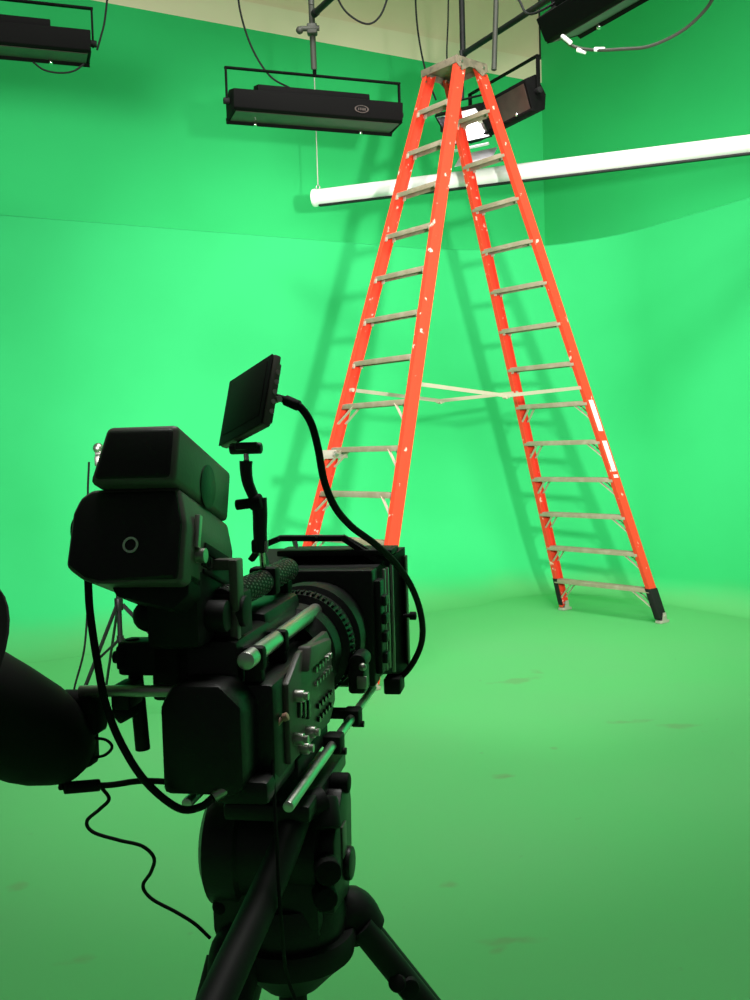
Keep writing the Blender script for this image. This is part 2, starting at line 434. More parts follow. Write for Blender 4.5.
# ------------------------------------------------------------------ hanging studio lights
def fixture(name, label, loc, rz, length, yoke_h, tilt=0.0, group='black studio lights hanging from the grid', yoke=True, badge=False, stub=True, sc=1.0):
    """local x along the light, -y is its back; origin at the yoke pivot height"""
    t = thing(name, label, 'studio light', loc, rz, group)
    h = length/2
    prof = [(-0.12, 0.075), (-0.135, -0.045), (-0.115, -0.062), (0.10, -0.115), (0.13, -0.10), (0.16, 0.0), (0.06, 0.08)]
    R = Matrix.Rotation(tilt, 3, 'X'); ey, ez = R @ V((0, sc, 0)), R @ V((0, 0, sc))
    m = MB(); m.prism(prof, (-h, 0, 0), ey, ez, (length, 0, 0), 0.006)
    # ballast housing on top, stepped in from both ends
    m.prism([(-0.105, 0.07), (0.05, 0.07), (0.045, 0.115), (-0.09, 0.115)], (-h+0.14*length, 0, 0), ey, ez, (length*0.66, 0, 0), 0.006)
    hs = m.build('housing', M['lampblack'], t)
    m = MB()
    n_ = R @ V((0, -0.24, -0.97))
    m.prism([(-0.108, -0.066), (0.094, -0.1165), (0.093, -0.1195), (-0.109, -0.069)], (-h+0.02, 0, 0), ey, ez, (length-0.04, 0, 0), 0.0)
    m.build('underside_panel', M['tan'], t)
    m = MB()
    m.prism([(0.085, -0.112), (0.10, -0.142), (0.106, -0.142), (0.135, -0.10)], (-h-0.005, 0, 0), ey, ez, (length+0.01, 0, 0), 0.002)
    for s in (-1, 1): m.prism([(-0.13, -0.058), (0.10, -0.125), (0.12, -0.06), (0.0, 0.0)], (s*(h-0.004)-0.006, 0, 0), ey, ez, (0.012, 0, 0), 0.002)
    m.build('barn_door', M['lampblack'], t)
    m = MB()
    for x in (-0.34*length, 0.30*length):
        p = V((x, 0, 0))+ey*0.082+ez*-0.132
        m.ball(p, 0.014, n=10)
    m.build('catch', M['chrome'], t)
    m = MB()
    for s in (-1, 1):
        m.cyl((s*(h+0.004), 0, 0), (s*(h+0.045), 0, 0), 0.022, n=14, bev=0.003)
    m.build('knob', M['rubber'], t)
    if yoke:
        m = MB(); y = h+0.022
        m.bar([(-y, 0, -0.02), (-y, 0, yoke_h)], 0.03, 0.012, (1, 0, 0)); m.bar([(y, 0, -0.02), (y, 0, yoke_h)], 0.03, 0.012, (1, 0, 0))
        m.bar([(-y-0.006, 0, yoke_h), (y+0.006, 0, yoke_h)], 0.03, 0.012, (0, 0, 1))
        if stub: m.cyl((0, 0, yoke_h), (0, 0, yoke_h+0.05), 0.014, n=12)
        m.build('yoke', M['lampblack'], t)
    if badge:
        m = MB(); c = V((0.245*length, 0, 0))+ey*-0.128+ez*0.008
        for k in range(40):
            pass
        m.lathe(c, (0, -1, 0), [(0, 0.052), (0.004, 0.052), (0.004, 0.043), (0, 0.043)], 32, True)
        for x in (-0.022, -0.006, 0.010, 0.024): m.box(c+V((x, -0.001, 0)), (0.008, 0.004, 0.034))
        for v in m.bm.verts: v.co.z = c.z+(v.co.z-c.z)*0.5
        m.build('badge', M['tan'], t)
    return t

a2 = math.radians(18.8)
P2 = V((-0.3573, 7.2, 3.994)); 
L2c = V((-0.342, 7.2, 0))
fixture('studio_light', 'long black studio light with oval badge hanging level beside the ladder top', (-0.335, 7.20, 3.86), a2, 1.22, 0.225, 0.24, badge=True)
fixture('studio_light', 'black studio light at the upper left edge of the frame', (-2.36, 6.52, 4.16), a2, 1.22, 0.225, 0.32)
ar = math.atan2(d2.y, d2.x)
fixture('studio_light', 'black studio light with brown underside partly hidden behind the ladder top', (1.03, 7.52, 3.92), ar, 0.80, 0.24, -1.0, stub=False, sc=0.85)
fixture('studio_light', 'black studio light cut off by the top edge with white plugs beside it', (1.30, 5.02, 3.70), ar, 1.05, 0.30, 0.62)

def pole(name, label, cat, segs, r, mt, group=None, clamp=None):
    base = V(segs[-1][1])
    t = thing(name, label, cat, base, 0, group)
    m = MB()
    for a, b in segs: m.cyl(a, b, r, n=14)
    m.build('tube', mt, t, base)
    if clamp is not None:
        c = V(clamp); m = MB()
        m.box(c, (0.07, 0.07, 0.07), 0.01); m.cyl(c+V((-0.08, -0.02, 0)), c+V((0.05, -0.02, 0)), 0.018, n=12); m.ball(c+V((-0.085, -0.02, -0.01)), 0.026, n=12)
        m.build('clamp', M['pole'], t, base)
    return t
# grid pipes near the ceiling, running along the right wall's direction
GZ = 4.43
for (p, lab) in ((V((-0.311, 7.0, GZ)), 'black grid pipe running off the top edge from the pole of the badged light'), (V((0.773, 7.8, GZ)), 'black grid pipe running off the top edge above the ladder')):
    t = thing('grid_pipe', lab, 'pipe', p, 0, 'grid pipes')
    m = MB(); m.cyl(V((0, 0, 0)), d2*4.5, 0.022, n=14); m.build('tube', M['matte'], t)
    m = MB(); m.cyl(-d2*0.012, d2*0.03, 0.026, n=14); m.build('end_cap', M['rubber'], t)
    m = MB(); q = d2*3.9
    m.cyl(q, q+V((0, 0, CEIL-GZ-0.002)), 0.018, n=12); m.build('drop_rod', M['matte'], t)
pole('hanging_pole', 'grey steel pole with a clamp holding the badged studio light', 'pole', [((-0.335, 7.04, CEIL), (-0.335, 7.04, 4.5)), ((-0.335, 7.04, 4.5), (-0.335, 7.12, 4.1))], 0.021, M['pole'], clamp=(-0.335, 7.045, 4.34))
pole('hanging_pole', 'black pole dropping straight down behind the ladder top', 'pole', [((0.773, 7.8, CEIL), (0.773, 7.8, GZ-0.05))], 0.022, M['matte'])
pole('hanging_pole', 'slim grey green pole right of the black pole over the ladder', 'pole', [((0.9866, 7.3, 5.096), (0.9668, 7.3, 4.556)), ((0.9668, 7.3, 4.556), (0.9423, 7.3, 4.124))], 0.019, M['pole'])
pole('hanging_pole', 'black pole carrying the studio light cut off by the top edge', 'pole', [((1.30, 5.02, CEIL), (1.30, 5.02, 3.99))], 0.017, M['matte'])
pole('hanging_pole', 'thin rod carrying the studio light at the upper left edge', 'pole', [((-2.37, 6.52, CEIL), (-2.37, 6.52, 4.40))], 0.018, M['pole'])

# lit floodlight behind the ladder top
fl = thing('floodlight', 'lit floodlight glowing white behind the top of the orange ladder', 'floodlight', (0.7419, 7.62, 3.83), 0.0)
R = (Matrix.Rotation(math.radians(-34), 3, 'Z') @ Matrix.Rotation(math.radians(56), 3, 'X'))
# local: opening faces -y, trough along x
def fl_arc(r, y0): return [(math.sin(t)*r, y0+math.cos(t)*r) for t in [(-80+i*16)*PI/180 for i in range(11)]]
ex, ey, ez = R @ V((1, 0, 0)), R @ V((0, 1, 0)), R @ V((0, 0, 1))
out, inn = fl_arc(0.15, -0.02), fl_arc(0.137, -0.02)
m = MB(); m.prism(out+inn[::-1], -ex*0.17, ez, ey, ex*0.34)
for s in (-1, 1): m.prism(out, ex*(s*0.17-0.006), ez, ey, ex*0.012)
m.build('housing', M['matte'], fl)
m = MB(); a_, b_ = fl_arc(0.135, -0.02), fl_arc(0.131, -0.02)
m.prism(a_+b_[::-1], -ex*0.163, ez, ey, ex*0.326); m.build('reflector', M['reflector'], fl)
m = MB(); m.cyl(-ex*0.12+ey*0.04, ex*0.12+ey*0.04, 0.022, n=14, bev=0.006); m.build('bulb', M['bulb'], fl)
m = MB()
for s in (-1, 1): m.cyl(ex*(s*0.16)+ey*0.04, ex*(s*0.118)+ey*0.04, 0.026, n=14)
m.build('lamp_socket', M['white'], fl)
m = MB(); m.box(-ez*0.26-ey*0.04, (0.32, 0.004, 0.15), 0.001, R @ Matrix.Rotation(math.radians(82), 3, 'X')); m.box(-ez*0.17-ey*0.03, (0.30, 0.012, 0.02), 0.002, R)
m.build('barn_door', M['reflector'], fl)
m = MB()
for s in (-1, 1): m.bar([ex*(s*0.185), ex*(s*0.185)+V((0, 0, 0.20))], 0.025, 0.008, ex)
m.bar([ex*-0.19+V((0, 0, 0.20)), ex*0.19+V((0, 0, 0.20))], 0.025, 0.008, (0, 0, 1)); m.cyl(V((0, 0, 0.2)), V((0, 0, 0.56)), 0.014)
m.build('yoke', M['matte'], fl)

# white roller screen case hung across the corner
pa = V((-0.4214, 8.4, 3.532)); pb = V((2.725, 7.248, 3.532)); dr = (pb-pa); dr.z = 0; dr.normalize()
rl = thing('roller_screen', 'long white tubular screen case hanging level across the green corner', 'screen case', pa, math.atan2(dr.y, dr.x))
m = MB(); Lr = 3.9
prof = [(0.067*math.cos(2*PI*i/24), 0.067*math.sin(2*PI*i/24)) for i in range(24)]
m.prism(prof, (0.01, 0, 0), (0, 1, 0), (0, 0, 1), (Lr, 0, 0))
m.build('case', M['white'], rl)
m = MB(); m.box((Lr/2, -0.01, -0.069), (Lr-0.08, 0.04, 0.015), 0.004); m.build('bottom_slat', M['matte'], rl)
m = MB()
for x in (-0.012, Lr+0.0): m.prism([(p*1.08, q*1.08) for p, q in prof], (x, 0, 0), (0, 1, 0), (0, 0, 1), (0.026, 0, 0), 0.003)
m.build('end_cap', M['white'], rl)
m = MB(); m.torus((0.03, 0, 0.084), (0, 1, 0), 0.016, 0.004, 16, 8); m.torus((Lr-0.1, 0, 0.084), (0, 1, 0), 0.016, 0.004, 16, 8); m.build('eyelet', M['steel'], rl)
for x in (0.03, Lr-0.1):
    m = MB(); m.tube([(x, 0, 0.10), (x, 0, CEIL-pa.z)], 0.005, 8, False); m.build('hanging_cord', M['cord'], rl)

def cable(name, label, pts, r, mt, group=None, n=8, cat='cable'):
    base = V(pts[-1]); m = MB(); m.tube(pts, r, n)
    o = m.build(name, mt, None, base); o.location = base
    return tag(o, label, cat, group)
G = 'cables hanging from the grid'
cable('power_cable', 'black cable dropping from the top edge onto the badged studio light', [(-0.8625, 7.2, 4.827), (-0.8446, 7.2, 4.553), (-0.7699, 7.2, 4.289), (-0.6502, 7.2, 4.093), (-0.5121, 7.2, 4.006), (-0.45, 7.2, 3.968)], 0.007, M['rubber'], G)
cable('power_cable', 'black cable looping down from the top edge right of the clamp', [(-0.1965, 6.9, 4.636), (-0.1351, 6.9, 4.45), (-0.05726, 6.9, 4.356), (0.04906, 6.9, 4.307), (0.1314, 6.9, 4.357), (0.1893, 6.9, 4.493), (0.2076, 6.9, 4.657)], 0.007, M['rubber'], G)
cable('power_cable', 'thin black cable falling to the left edge of the ladder top', [(0.4265, 7.8, 5.141), (0.4238, 7.8, 4.771), (0.4471, 7.8, 4.51), (0.4942, 7.8, 4.277), (0.5581, 7.8, 4.095)], 0.007, M['rubber'], G)
cable('power_cable', 'thin dark cable falling straight behind the ladder top', [(0.6846, 7.8, 5.134), (0.6654, 7.8, 4.689), (0.65, 7.8, 4.392), (0.6804, 7.8, 4.091)], 0.006, M['rubber'], G)
cable('power_cable', 'black cable slanting down to the light cut off by the top edge', [(0.8692, 6, 4.192), (0.9047, 5.8, 3.95), (0.9209, 5.5, 3.757), (1.11, 5.36, 3.80)], 0.007, M['rubber'], G)
cable('power_cable', 'black cable sagging beneath the light at the upper left edge', [(-2.122, 6.6, 4.007), (-2.053, 6.6, 3.955), (-1.951, 6.6, 3.933), (-1.86, 6.6, 3.943), (-1.802, 6.63, 3.996)], 0.006, M['rubber'], G)
cable('power_cable', 'black cable rising from the light at the upper left edge to the top', [(-1.744, 6.75, 4.13), (-1.714, 6.75, 4.219), (-1.682, 6.75, 4.334), (-1.636, 6.75, 4.641)], 0.007, M['rubber'], G)
# grey lead with white plugs
base = V((1.006, 5.1, 3.459))
ld = thing('plug_lead', 'grey cable with white plugs sagging along the upper right green wall', 'cable', base)
m = MB(); m.tube([(1.011, 5.15, 3.489), (1.065, 5.1, 3.423), (1.146, 5, 3.367), (1.248, 4.9, 3.33), (1.354, 4.8, 3.302), (1.474, 4.7, 3.327), (1.552, 4.6, 3.381), (1.572, 4.5, 3.427)], 0.008, 8); m.build('cord', M['pole'], ld, base)
m = MB()
for a, b in (((1.007, 5.13, 3.49), (1.043, 5.09, 3.439)), ((1.07, 5.08, 3.401), (1.111, 5.06, 3.382)), ((1.137, 5, 3.37), (1.186, 4.98, 3.361))): m.cyl(a, b, 0.011, n=12, bev=0.003)
m.build('plug', M['white'], ld, base)

# ------------------------------------------------------------------ cinema camera; its frame: x right, y forward along the lens, z up from eye height
YAW = math.radians(-9.9); EYE = V((0, 0, 1.4644))
FR = Matrix.Rotation(YAW, 3, 'Z')
def cw(p): return EYE+FR @ V(p)                     # camera frame -> world
ORG = V((-0.43, 1.47, -0.505))
cam_ = thing('video_camera', 'black cinema video camera with matte box on a tripod in the foreground', 'video camera', cw(ORG), YAW)
def cpart(name, m, mt, parent=None, label=None):
    o = m.build(name, mt, parent or cam_, ORG)
    if label: o['label'] = label
    return o
# body
m = MB()
m.span((-0.525, 1.30, -0.462), (-0.422, 1.63, -0.258), 0.014)
m.span((-0.46, 1.30, -0.462), (-0.374, 1.63, -0.318), 0.012)
m.prism([(0, 0), (0.105, 0), (0.115, 0.02), (0.115, 0.12), (0.085, 0.15), (0.02, 0.15), (0, 0.12)], (-0.515, 1.235, -0.455), (1, 0, 0), (0, 0, 1), (0, 0.08, 0), 0.012)
m.span((-0.50, 1.45, -0.28), (-0.425, 1.66, -0.245), 0.012)
m.span((-0.455, 1.26, -0.475), (-0.375, 1.42, -0.44), 0.01)
body = cpart('body', m, M['black'])
m = MB()
m.prism([(1.345, -0.445), (1.60, -0.455), (1.645, -0.43), (1.645, -0.335), (1.60, -0.302), (1.42, -0.300), (1.345, -0.33)], (-0.376, 0, 0), (0, 1, 0), (0, 0, 1), (0.010, 0, 0), 0.003)
m.prism([(1.42, -0.33), (1.56, -0.33), (1.58, -0.31), (1.44, -0.295)], (-0.376, 0, 0), (0, 1, 0), (0, 0, 1), (0.022, 0, 0), 0.004)
pn = cpart('control_panel', m, M['panel'], body, 'grey green side panel with rows of buttons')
btn = MB()
for i in range(6):
    for j in range(2): btn.cyl((-0.367, 1.50+i*0.021, -0.366+j*0.022), (-0.361, 1.50+i*0.021, -0.366+j*0.022), 0.0048, n=10)
btn.build('button_row', M['steel'], pn, ORG)
btn = MB()
for i in range(5):
    for j in range(2): btn.cyl((-0.367, 1.51+i*0.022, -0.425+j*0.021), (-0.361, 1.51+i*0.022, -0.425+j*0.021), 0.0045, n=10)
for i in range(3): btn.box((-0.365, 1.395+i*0.025, -0.375-0.008*i), (0.008, 0.012, 0.03), 0.002)
btn.build('switch', M['gloss'], pn, ORG)
m = MB()
for p in ((1.37, -0.415), (1.40, -0.437), (1.44, -0.425), (1.38, -0.355)):
    m.cyl((-0.372, p[0], p[1]), (-0.352, p[0], p[1]), 0.009, n=14, bev=0.002)
    m.cyl((-0.352, p[0], p[1]), (-0.346, p[0], p[1]), 0.006, n=12)
cpart('connector', m, M['steel'], body)
# rods
m = MB(); m.cyl((-0.405, 1.275, -0.282), (-0.405, 1.735, -0.282), 0.0125, n=24, bev=0.002)
cpart('support_rod', m, M['rod'])
for x in (-0.356, -0.50):
    m = MB(); m.cyl((x, 1.285, -0.483), (x, 1.95, -0.483), 0.0078, n=18, bev=0.0015); cpart('support_rod', m, M['rod'])
m = MB()
for y in (1.315, 1.435, 1.735):
    m.box((-0.405, y, -0.286), (0.033, 0.020, 0.034), 0.006); m.box((-0.405, y, -0.306), (0.026, 0.018, 0.026), 0.004)
for x in (-0.356, -0.50):
    for y in (1.58, 1.74):
        m.box((x, y, -0.483), (0.030, 0.036, 0.030), 0.005); m.cyl((x, y, -0.497), (x+0.020, y, -0.497), 0.006, n=12)
m.box((-0.428, 1.58, -0.478), (0.17, 0.03, 0.018), 0.003); m.box((-0.428, 1.74, -0.478), (0.17, 0.026, 0.016), 0.003)
m.span((-0.50, 1.40, -0.485), (-0.37, 1.60, -0.455), 0.004)
cpart('rod_clamp', m, M['matte'])
# lens
m = MB()
m.lathe((-0.44, 1.60, -0.348), (0, 1, 0), [(0, 0.06), (0.02, 0.068), (0.03, 0.080), (0.06, 0.084), (0.065, 0.080), (0.08, 0.080), (0.085, 0.094), (0.115, 0.097), (0.12, 0.090), (0.15, 0.090), (0.155, 0.100), (0.19, 0.102), (0.20, 0.095), (0.26, 0.095), (0.262, 0.07)], 56)
lens = cpart('lens', m, M['black'])
m = MB()
for i in range(60):
    t = 2*PI*i/60
    m.box((-0.44+0.0965*math.cos(t), 1.70, -0.348+0.0965*math.sin(t)), (0.005, 0.022, 0.004), 0, Matrix.Rotation(-t, 3, 'Y'))
m.build('focus_ring', M['rubber'], lens, ORG)
m = MB(); m.box((-0.335, 1.70, -0.402), (0.03, 0.05, 0.05), 0.006); m.cyl((-0.332, 1.675, -0.372), (-0.332, 1.73, -0.372), 0.015, n=20, bev=0.003)
m.build('focus_motor', M['black'], lens, ORG)
m = MB(); m.box((-0.324, 1.672, -0.405), (0.018, 0.006, 0.022), 0.002); m.ball((-0.322, 1.672, -0.378), 0.007); m.build('motor_plate', M['steel'], lens, ORG)
# matte box
def frame_loft(m, sections, cx, cz):
    """hollow rectangular sections (y, half width, half height, wall)"""
    loops = []
    for y, hx, hz in sections:
        loops.append([m.bm.verts.new((cx+sx*hx, y, cz+sz*hz)) for sx, sz in ((-1, -1), (1, -1), (1, 1), (-1, 1))])
    for A, B in zip(loops, loops[1:]):
        for i in range(4): m.bm.faces.new((A[i], A[(i+1) % 4], B[(i+1) % 4], B[i]))
m = MB()
frame_loft(m, [(1.90, 0.09, 0.09), (1.90, 0.112, 0.108), (1.945, 0.114, 0.11), (2.03, 0.148, 0.132), (2.045, 0.148, 0.132), (2.045, 0.142, 0.126), (1.95, 0.10, 0.10), (1.90, 0.09, 0.09)], -0.432, -0.348)
mb = cpart('matte_box', m, M['matte']); mb.location = (-0.013, 0, 0.006)
m = MB(); m.span((-0.545, 1.845, -0.462), (-0.318, 1.90, -0.238), 0.006)
m.span((-0.32, 1.855, -0.44), (-0.305, 1.90, -0.26), 0.004)
for z in (-0.30, -0.335, -0.37, -0.41): m.box((-0.302, 1.875, z), (0.012, 0.03, 0.02), 0.003)
m.build('filter_stage', M['black'], mb, ORG)
m = MB()
for y, x in ((1.915, -0.308), (1.935, -0.305)): m.box((x, y, -0.345), (0.006, 0.007, 0.20), 0.001)
m.box((-0.300, 1.957, -0.350), (0.007, 0.005, 0.215), 0.001)
m.build('filter_tray', M['steel'], mb, ORG)
m = MB(); m.box((-0.281, 2.03, -0.345), (0.004, 0.028, 0.225), 0.001); m.build('side_flag', M['tan'], mb, ORG)
m = MB(); m.cyl((-0.285, 2.0, -0.352), (-0.272, 2.0, -0.352), 0.004, n=10); m.cyl((-0.272, 2.0, -0.352), (-0.258, 2.0, -0.352), 0.0085, n=14, bev=0.002); m.build('knob', M['rubber'], mb, ORG)
m = MB(); m.span((-0.325, 1.97, -0.508), (-0.29, 2.03, -0.475), 0.004); m.span((-0.50, 1.93, -0.484), (-0.34, 1.99, -0.472), 0.004); m.span((-0.53, 1.94, -0.222), (-0.295, 2.03, -0.210), 0.003); m.build('bracket', M['matte'], mb, ORG)
m = MB(); s_ = 1.98
m.bar([(-0.5853, 1.95, -0.2272), (-0.5633, 1.95, -0.2009), (-0.523, 1.95, -0.1852), (-0.3934, 1.95, -0.1869), (-0.3181, 1.95, -0.2377)], 0.012, 0.017, (0, 1, 0.001))
m.bar([(-0.3934, 1.95, -0.1869), (-0.3072, 1.97, -0.2403)], 0.02, 0.014, (0, 0, 1))
tb = m.build('top_bracket', M['matte'], mb, ORG)
m = MB()
for p in ((-0.5245, 1.94, -0.1842), (-0.4463, 1.94, -0.1832)): m.cyl(V(p), V(p)+V((0, 0.02, 0)), 0.0028, n=10)
m.cyl((-0.478, 1.9, -0.2005), (-0.4815, 1.9, -0.1867), 0.005, n=10)
m.build('bolt', M['chrome'], tb, ORG)
# top handle with dimpled grip
m = MB(); A, B = V((-0.455, 1.33, -0.211)), V((-0.455, 1.70, -0.211))
m.cyl(A, B, 0.0195, n=28, bev=0.004)
m.box((-0.455, 1.55, -0.211), (0.046, 0.028, 0.046), 0.006)
for y in (1.36, 1.66): m.span((-0.468, y-0.015, -0.27), (-0.442, y+0.015, -0.215), 0.004)
gr = cpart('top_handle', m, M['matte'])
m = MB()
for j in range(24):
    y = 1.345+j*0.0145
    if abs(y-1.55) < 0.018: continue
    for i in range(20):
        t = 2*PI*(i+0.5*(j % 2))/20
        m.box((-0.455+0.0195*math.cos(t), y, -0.211+0.0195*math.sin(t)), (0.0022, 0.0055, 0.0030), 0, Matrix.Rotation(-t, 3, 'Y'))
m.build('grip', M['panel'], gr, ORG)
m = MB(); m.span((-0.438, 1.315, -0.222), (-0.425, 1.345, -0.150), 0.003); m.span((-0.44, 1.318, -0.30), (-0.428, 1.335, -0.21), 0.003); m.span((-0.47, 1.325, -0.166), (-0.43, 1.345, -0.150), 0.003)
cpart('handle_bracket', m, M['panel'])
# tilted rear pack
TL = math.radians(18.0); g = V((0, math.cos(TL), -math.sin(TL))); hh = V((0, math.sin(TL), math.cos(TL)))
o1 = V((-0.4624, 1.2, -0.1656))
m = MB()
m.prism([(0, 0), (0, 0.082), (-0.012, 0.127), (-0.134, 0.127), (-0.150, 0.116), (-0.159, 0.095), (-0.161, 0.022), (-0.134, 0.004), (-0.11, 0)], o1, (1, 0, 0), hh, g*0.205, 0.008, 3)
pk = cpart('recorder_pack', m, M['panel'], None, 'tilted black rear pack with a white ring printed on its back')  # grey on a black pack: light on its sides put into the colour
m = MB()
m.prism([(-0.108, 0.0), (-0.100, -0.012), (-0.02, -0.03), (0, -0.01), (0, 0.02), (-0.10, 0.02)], o1+g*0.03, (1, 0, 0), hh, g*0.16, 0.004)
m.build('pack_base', M['matte'], pk, ORG)
m = MB(); m.prism([(-0.004, 0.004), (-0.004, 0.080), (-0.015, 0.123), (-0.132, 0.123), (-0.147, 0.113), (-0.155, 0.093), (-0.157, 0.024), (-0.132, 0.007), (-0.11, 0.004)], o1-g*0.003, (1, 0, 0), hh, g*0.02, 0.006, 2)
m.build('rear_shade_plate', M['black'], pk, ORG)  # black sheet added to paint the pack's back as shaded
m = MB(); rc = V((-0.5327, 1.2, -0.1137)); rc = rc-g*((rc-o1).dot(g)+0.0045)
m.lathe(rc, -g, [(0, 0.0105), (0.0015, 0.0105), (0.0015, 0.0078), (0, 0.0078)], 36, True); m.build('logo_ring', M['ring'], pk, ORG)
m = MB(); kn = o1+hh*0.082+V((-0.158, 0, 0))+g*0.05
m.cyl(kn+V((0.01, 0, 0)), kn-V((0.018, 0, 0)), 0.021, n=20, bev=0.005); m.build('knob', M['rubber'], pk, ORG)
m = MB(); q = o1+hh*0.065+g*0.045
m.box(q+V((0.002, 0, 0.012)), (0.008, 0.012, 0.045), 0.002, Matrix.Rotation(-TL, 3, 'X')); m.cyl(q+V((0, 0, -0.02)), q+V((0.012, 0, -0.02)), 0.010, n=16); m.build('latch', M['steel'], pk, ORG)
m = MB()
for z in (0.062, 0.030): m.box(o1+hh*z+g*0.13+V((0.001, 0, 0)), (0.004, 0.11, 0.006 if z < 0.05 else 0.014), 0.001, Matrix.Rotation(-TL, 3, 'X'))
for i in range(6): m.box(o1+hh*0.045+g*(0.07+i*0.006)+V((0.001, 0, 0)), (0.003, 0.003, 0.018), 0, Matrix.Rotation(-TL, 3, 'X'))
m.build('vent', M['rubber'], pk, ORG)
o2 = V((-0.472, 1.215, -0.03769))
m = MB(); m.prism([(0, 0), (0, 0.079), (-0.100, 0.079), (-0.118, 0.0)], o2, (1, 0, 0), hh, g*0.225, 0.009, 3)
bt = cpart('battery', m, M['panel'], pk)
m = MB(); q = o2+hh*0.028+g*0.125
m.lathe(q+V((-0.001, 0, 0)), (1, 0, 0), [(0, 0.031), (0.002, 0.031), (0.0028, 0.029)], 36); m.build('round_emblem', M['black'], bt, ORG)
m = MB(); m.prism([(-0.004, 0.004), (-0.004, 0.075), (-0.098, 0.075), (-0.113, 0.004)], o2-g*0.002, (1, 0, 0), hh, g*0.02, 0.008, 3); m.build('rear_shade_plate', M['black'], bt, ORG)  # black sheet added likewise for the shaded back of the battery
m = MB(); m.span((-0.54, 1.26, -0.265), (-0.462, 1.42, -0.150), 0.012); m.span((-0.47, 1.32, -0.28), (-0.43, 1.40, -0.2), 0.008); m.ball((-0.55, 1.30, -0.225), 0.022)
for y, x in ((1.30, -0.445), (1.34, -0.43)): m.cyl((x-0.02, y, -0.225), (x+0.01, y, -0.225), 0.022, n=20, bev=0.003)
cpart('pack_mount', m, M['matte'])
# left side bracket and post
m = MB(); m.cyl((-0.6418, 1.27, -0.3239), (-0.4885, 1.27, -0.322), 0.0080, n=18, bev=0.001); cpart('cross_rod', m, M['steel'])
m = MB(); m.cyl((-0.5846, 1.32, -0.2599), (-0.5754, 1.32, -0.4203), 0.0105, n=20, bev=0.002)
m.span((-0.60, 1.30, -0.31), (-0.50, 1.345, -0.262), 0.006)
m.cyl((-0.6083, 1.31, -0.285), (-0.5874, 1.31, -0.2849), 0.009, n=14, bev=0.002); m.box((-0.5919, 1.31, -0.2849), (0.02, 0.02, 0.034), 0.004)
m.box((-0.5823, 1.29, -0.3324), (0.028, 0.05, 0.034), 0.005); m.cyl((-0.5953, 1.28, -0.3608), (-0.5772, 1.3, -0.3518), 0.013, n=14, bev=0.003)
m.span((-0.55, 1.30, -0.345), (-0.49, 1.36, -0.26), 0.006)
cpart('side_bracket', m, M['matte'])
# viewfinder
m = MB()
va, vb = V((-0.6724, 1.27, -0.4043)), V((-0.7587, 1.1, -0.267)); ax = vb-va; Lv = ax.length
m.lathe(va, ax, [(-0.035, 0.012), (-0.032, 0.030), (-0.018, 0.045), (0.0, 0.053), (0.03, 0.064), (Lv*0.25, 0.070), (Lv*0.5, 0.073), (Lv*0.75, 0.074), (Lv, 0.074)], 40)
m.span((-0.6862, 1.31, -0.3301), (-0.6198, 1.27, -0.3877), 0.007)
m.box((-0.6448, 1.28, -0.4067), (0.034, 0.04, 0.05), 0.010)
m.cyl((-0.6744, 1.28, -0.3423), (-0.6224, 1.28, -0.3416), 0.017, n=20, bev=0.004)
vf = cpart('viewfinder', m, M['rubber'])
m = MB()
m.lathe(vb-ax.normalized()*0.03, ax, [(0, 0.065), (0.012, 0.080), (0.02, 0.10), (0.03, 0.138), (0.034, 0.138), (0.03, 0.09), (0.06, 0.05)], 40)
m.build('eyecup', M['rubber'], vf, ORG)
m = MB()
m.tube([(-0.6675, 1.25, -0.4523), (-0.6557, 1.27, -0.4574), (-0.6134, 1.29, -0.4617), (-0.5775, 1.31, -0.4618), (-0.532, 1.33, -0.4687)], 0.0045, 10); m.cyl((-0.6617, 1.25, -0.4535), (-0.6235, 1.28, -0.4585), 0.0085, n=14, bev=0.002); m.box((-0.542, 1.34, -0.4695), (0.008, 0.01, 0.028), 0.002)
m.tube([(-0.6292, 1.28, -0.3923), (-0.6116, 1.28, -0.3947), (-0.6032, 1.28, -0.4044), (-0.6141, 1.28, -0.4159), (-0.6336, 1.28, -0.4206)], 0.0022, 8)
m.build('viewfinder_cable', M['rubber'], vf, ORG)

# cables on the camera
def ccable(name, label, pts, r, mt, plug=None, n=10, plug_mat='steel', group='camera cables'):
    pts = [cw(p) for p in pts]
    base = pts[-1].copy()
    t = thing(name, label, 'cable', base, 0, group)
    m = MB(); m.tube(pts, r, n); m.build('cord', mt, t, base)
    if plug:
        m = MB()
        for a, b, rr in plug: m.cyl(cw(a), cw(b), rr, n=14, bev=rr*0.2)
        m.build('plug', M[plug_mat], t, base)
    return t
ccable('camera_cable', 'thick black cable hanging in a loop from the rear pack to a silver plug', [(-0.6029, 1.23, -0.1649), (-0.6022, 1.23, -0.2076), (-0.5905, 1.22, -0.2696), (-0.576, 1.21, -0.3267), (-0.5562, 1.21, -0.3793), (-0.5295, 1.22, -0.4311), (-0.4907, 1.23, -0.4683), (-0.4621, 1.235, -0.4679), (-0.4423, 1.235, -0.4538)], 0.0052, M['rubber'], [((-0.4423, 1.235, -0.4538), (-0.4231, 1.245, -0.442), 0.0075)])
ccable('camera_cable', 'thin black curly cable hanging from the viewfinder to the tripod', [(-0.6256, 1.29, -0.4663), (-0.6159, 1.29, -0.4817), (-0.63, 1.29, -0.4964), (-0.6554, 1.3, -0.5183), (-0.6471, 1.3, -0.5339), (-0.6146, 1.31, -0.5482), (-0.5876, 1.33, -0.564), (-0.5744, 1.34, -0.5853), (-0.5842, 1.35, -0.6108), (-0.602, 1.36, -0.637), (-0.5931, 1.37, -0.6608), (-0.5605, 1.38, -0.6837), (-0.5353, 1.39, -0.7055), (-0.5164, 1.4, -0.731)], 0.0027, M['rubber'])
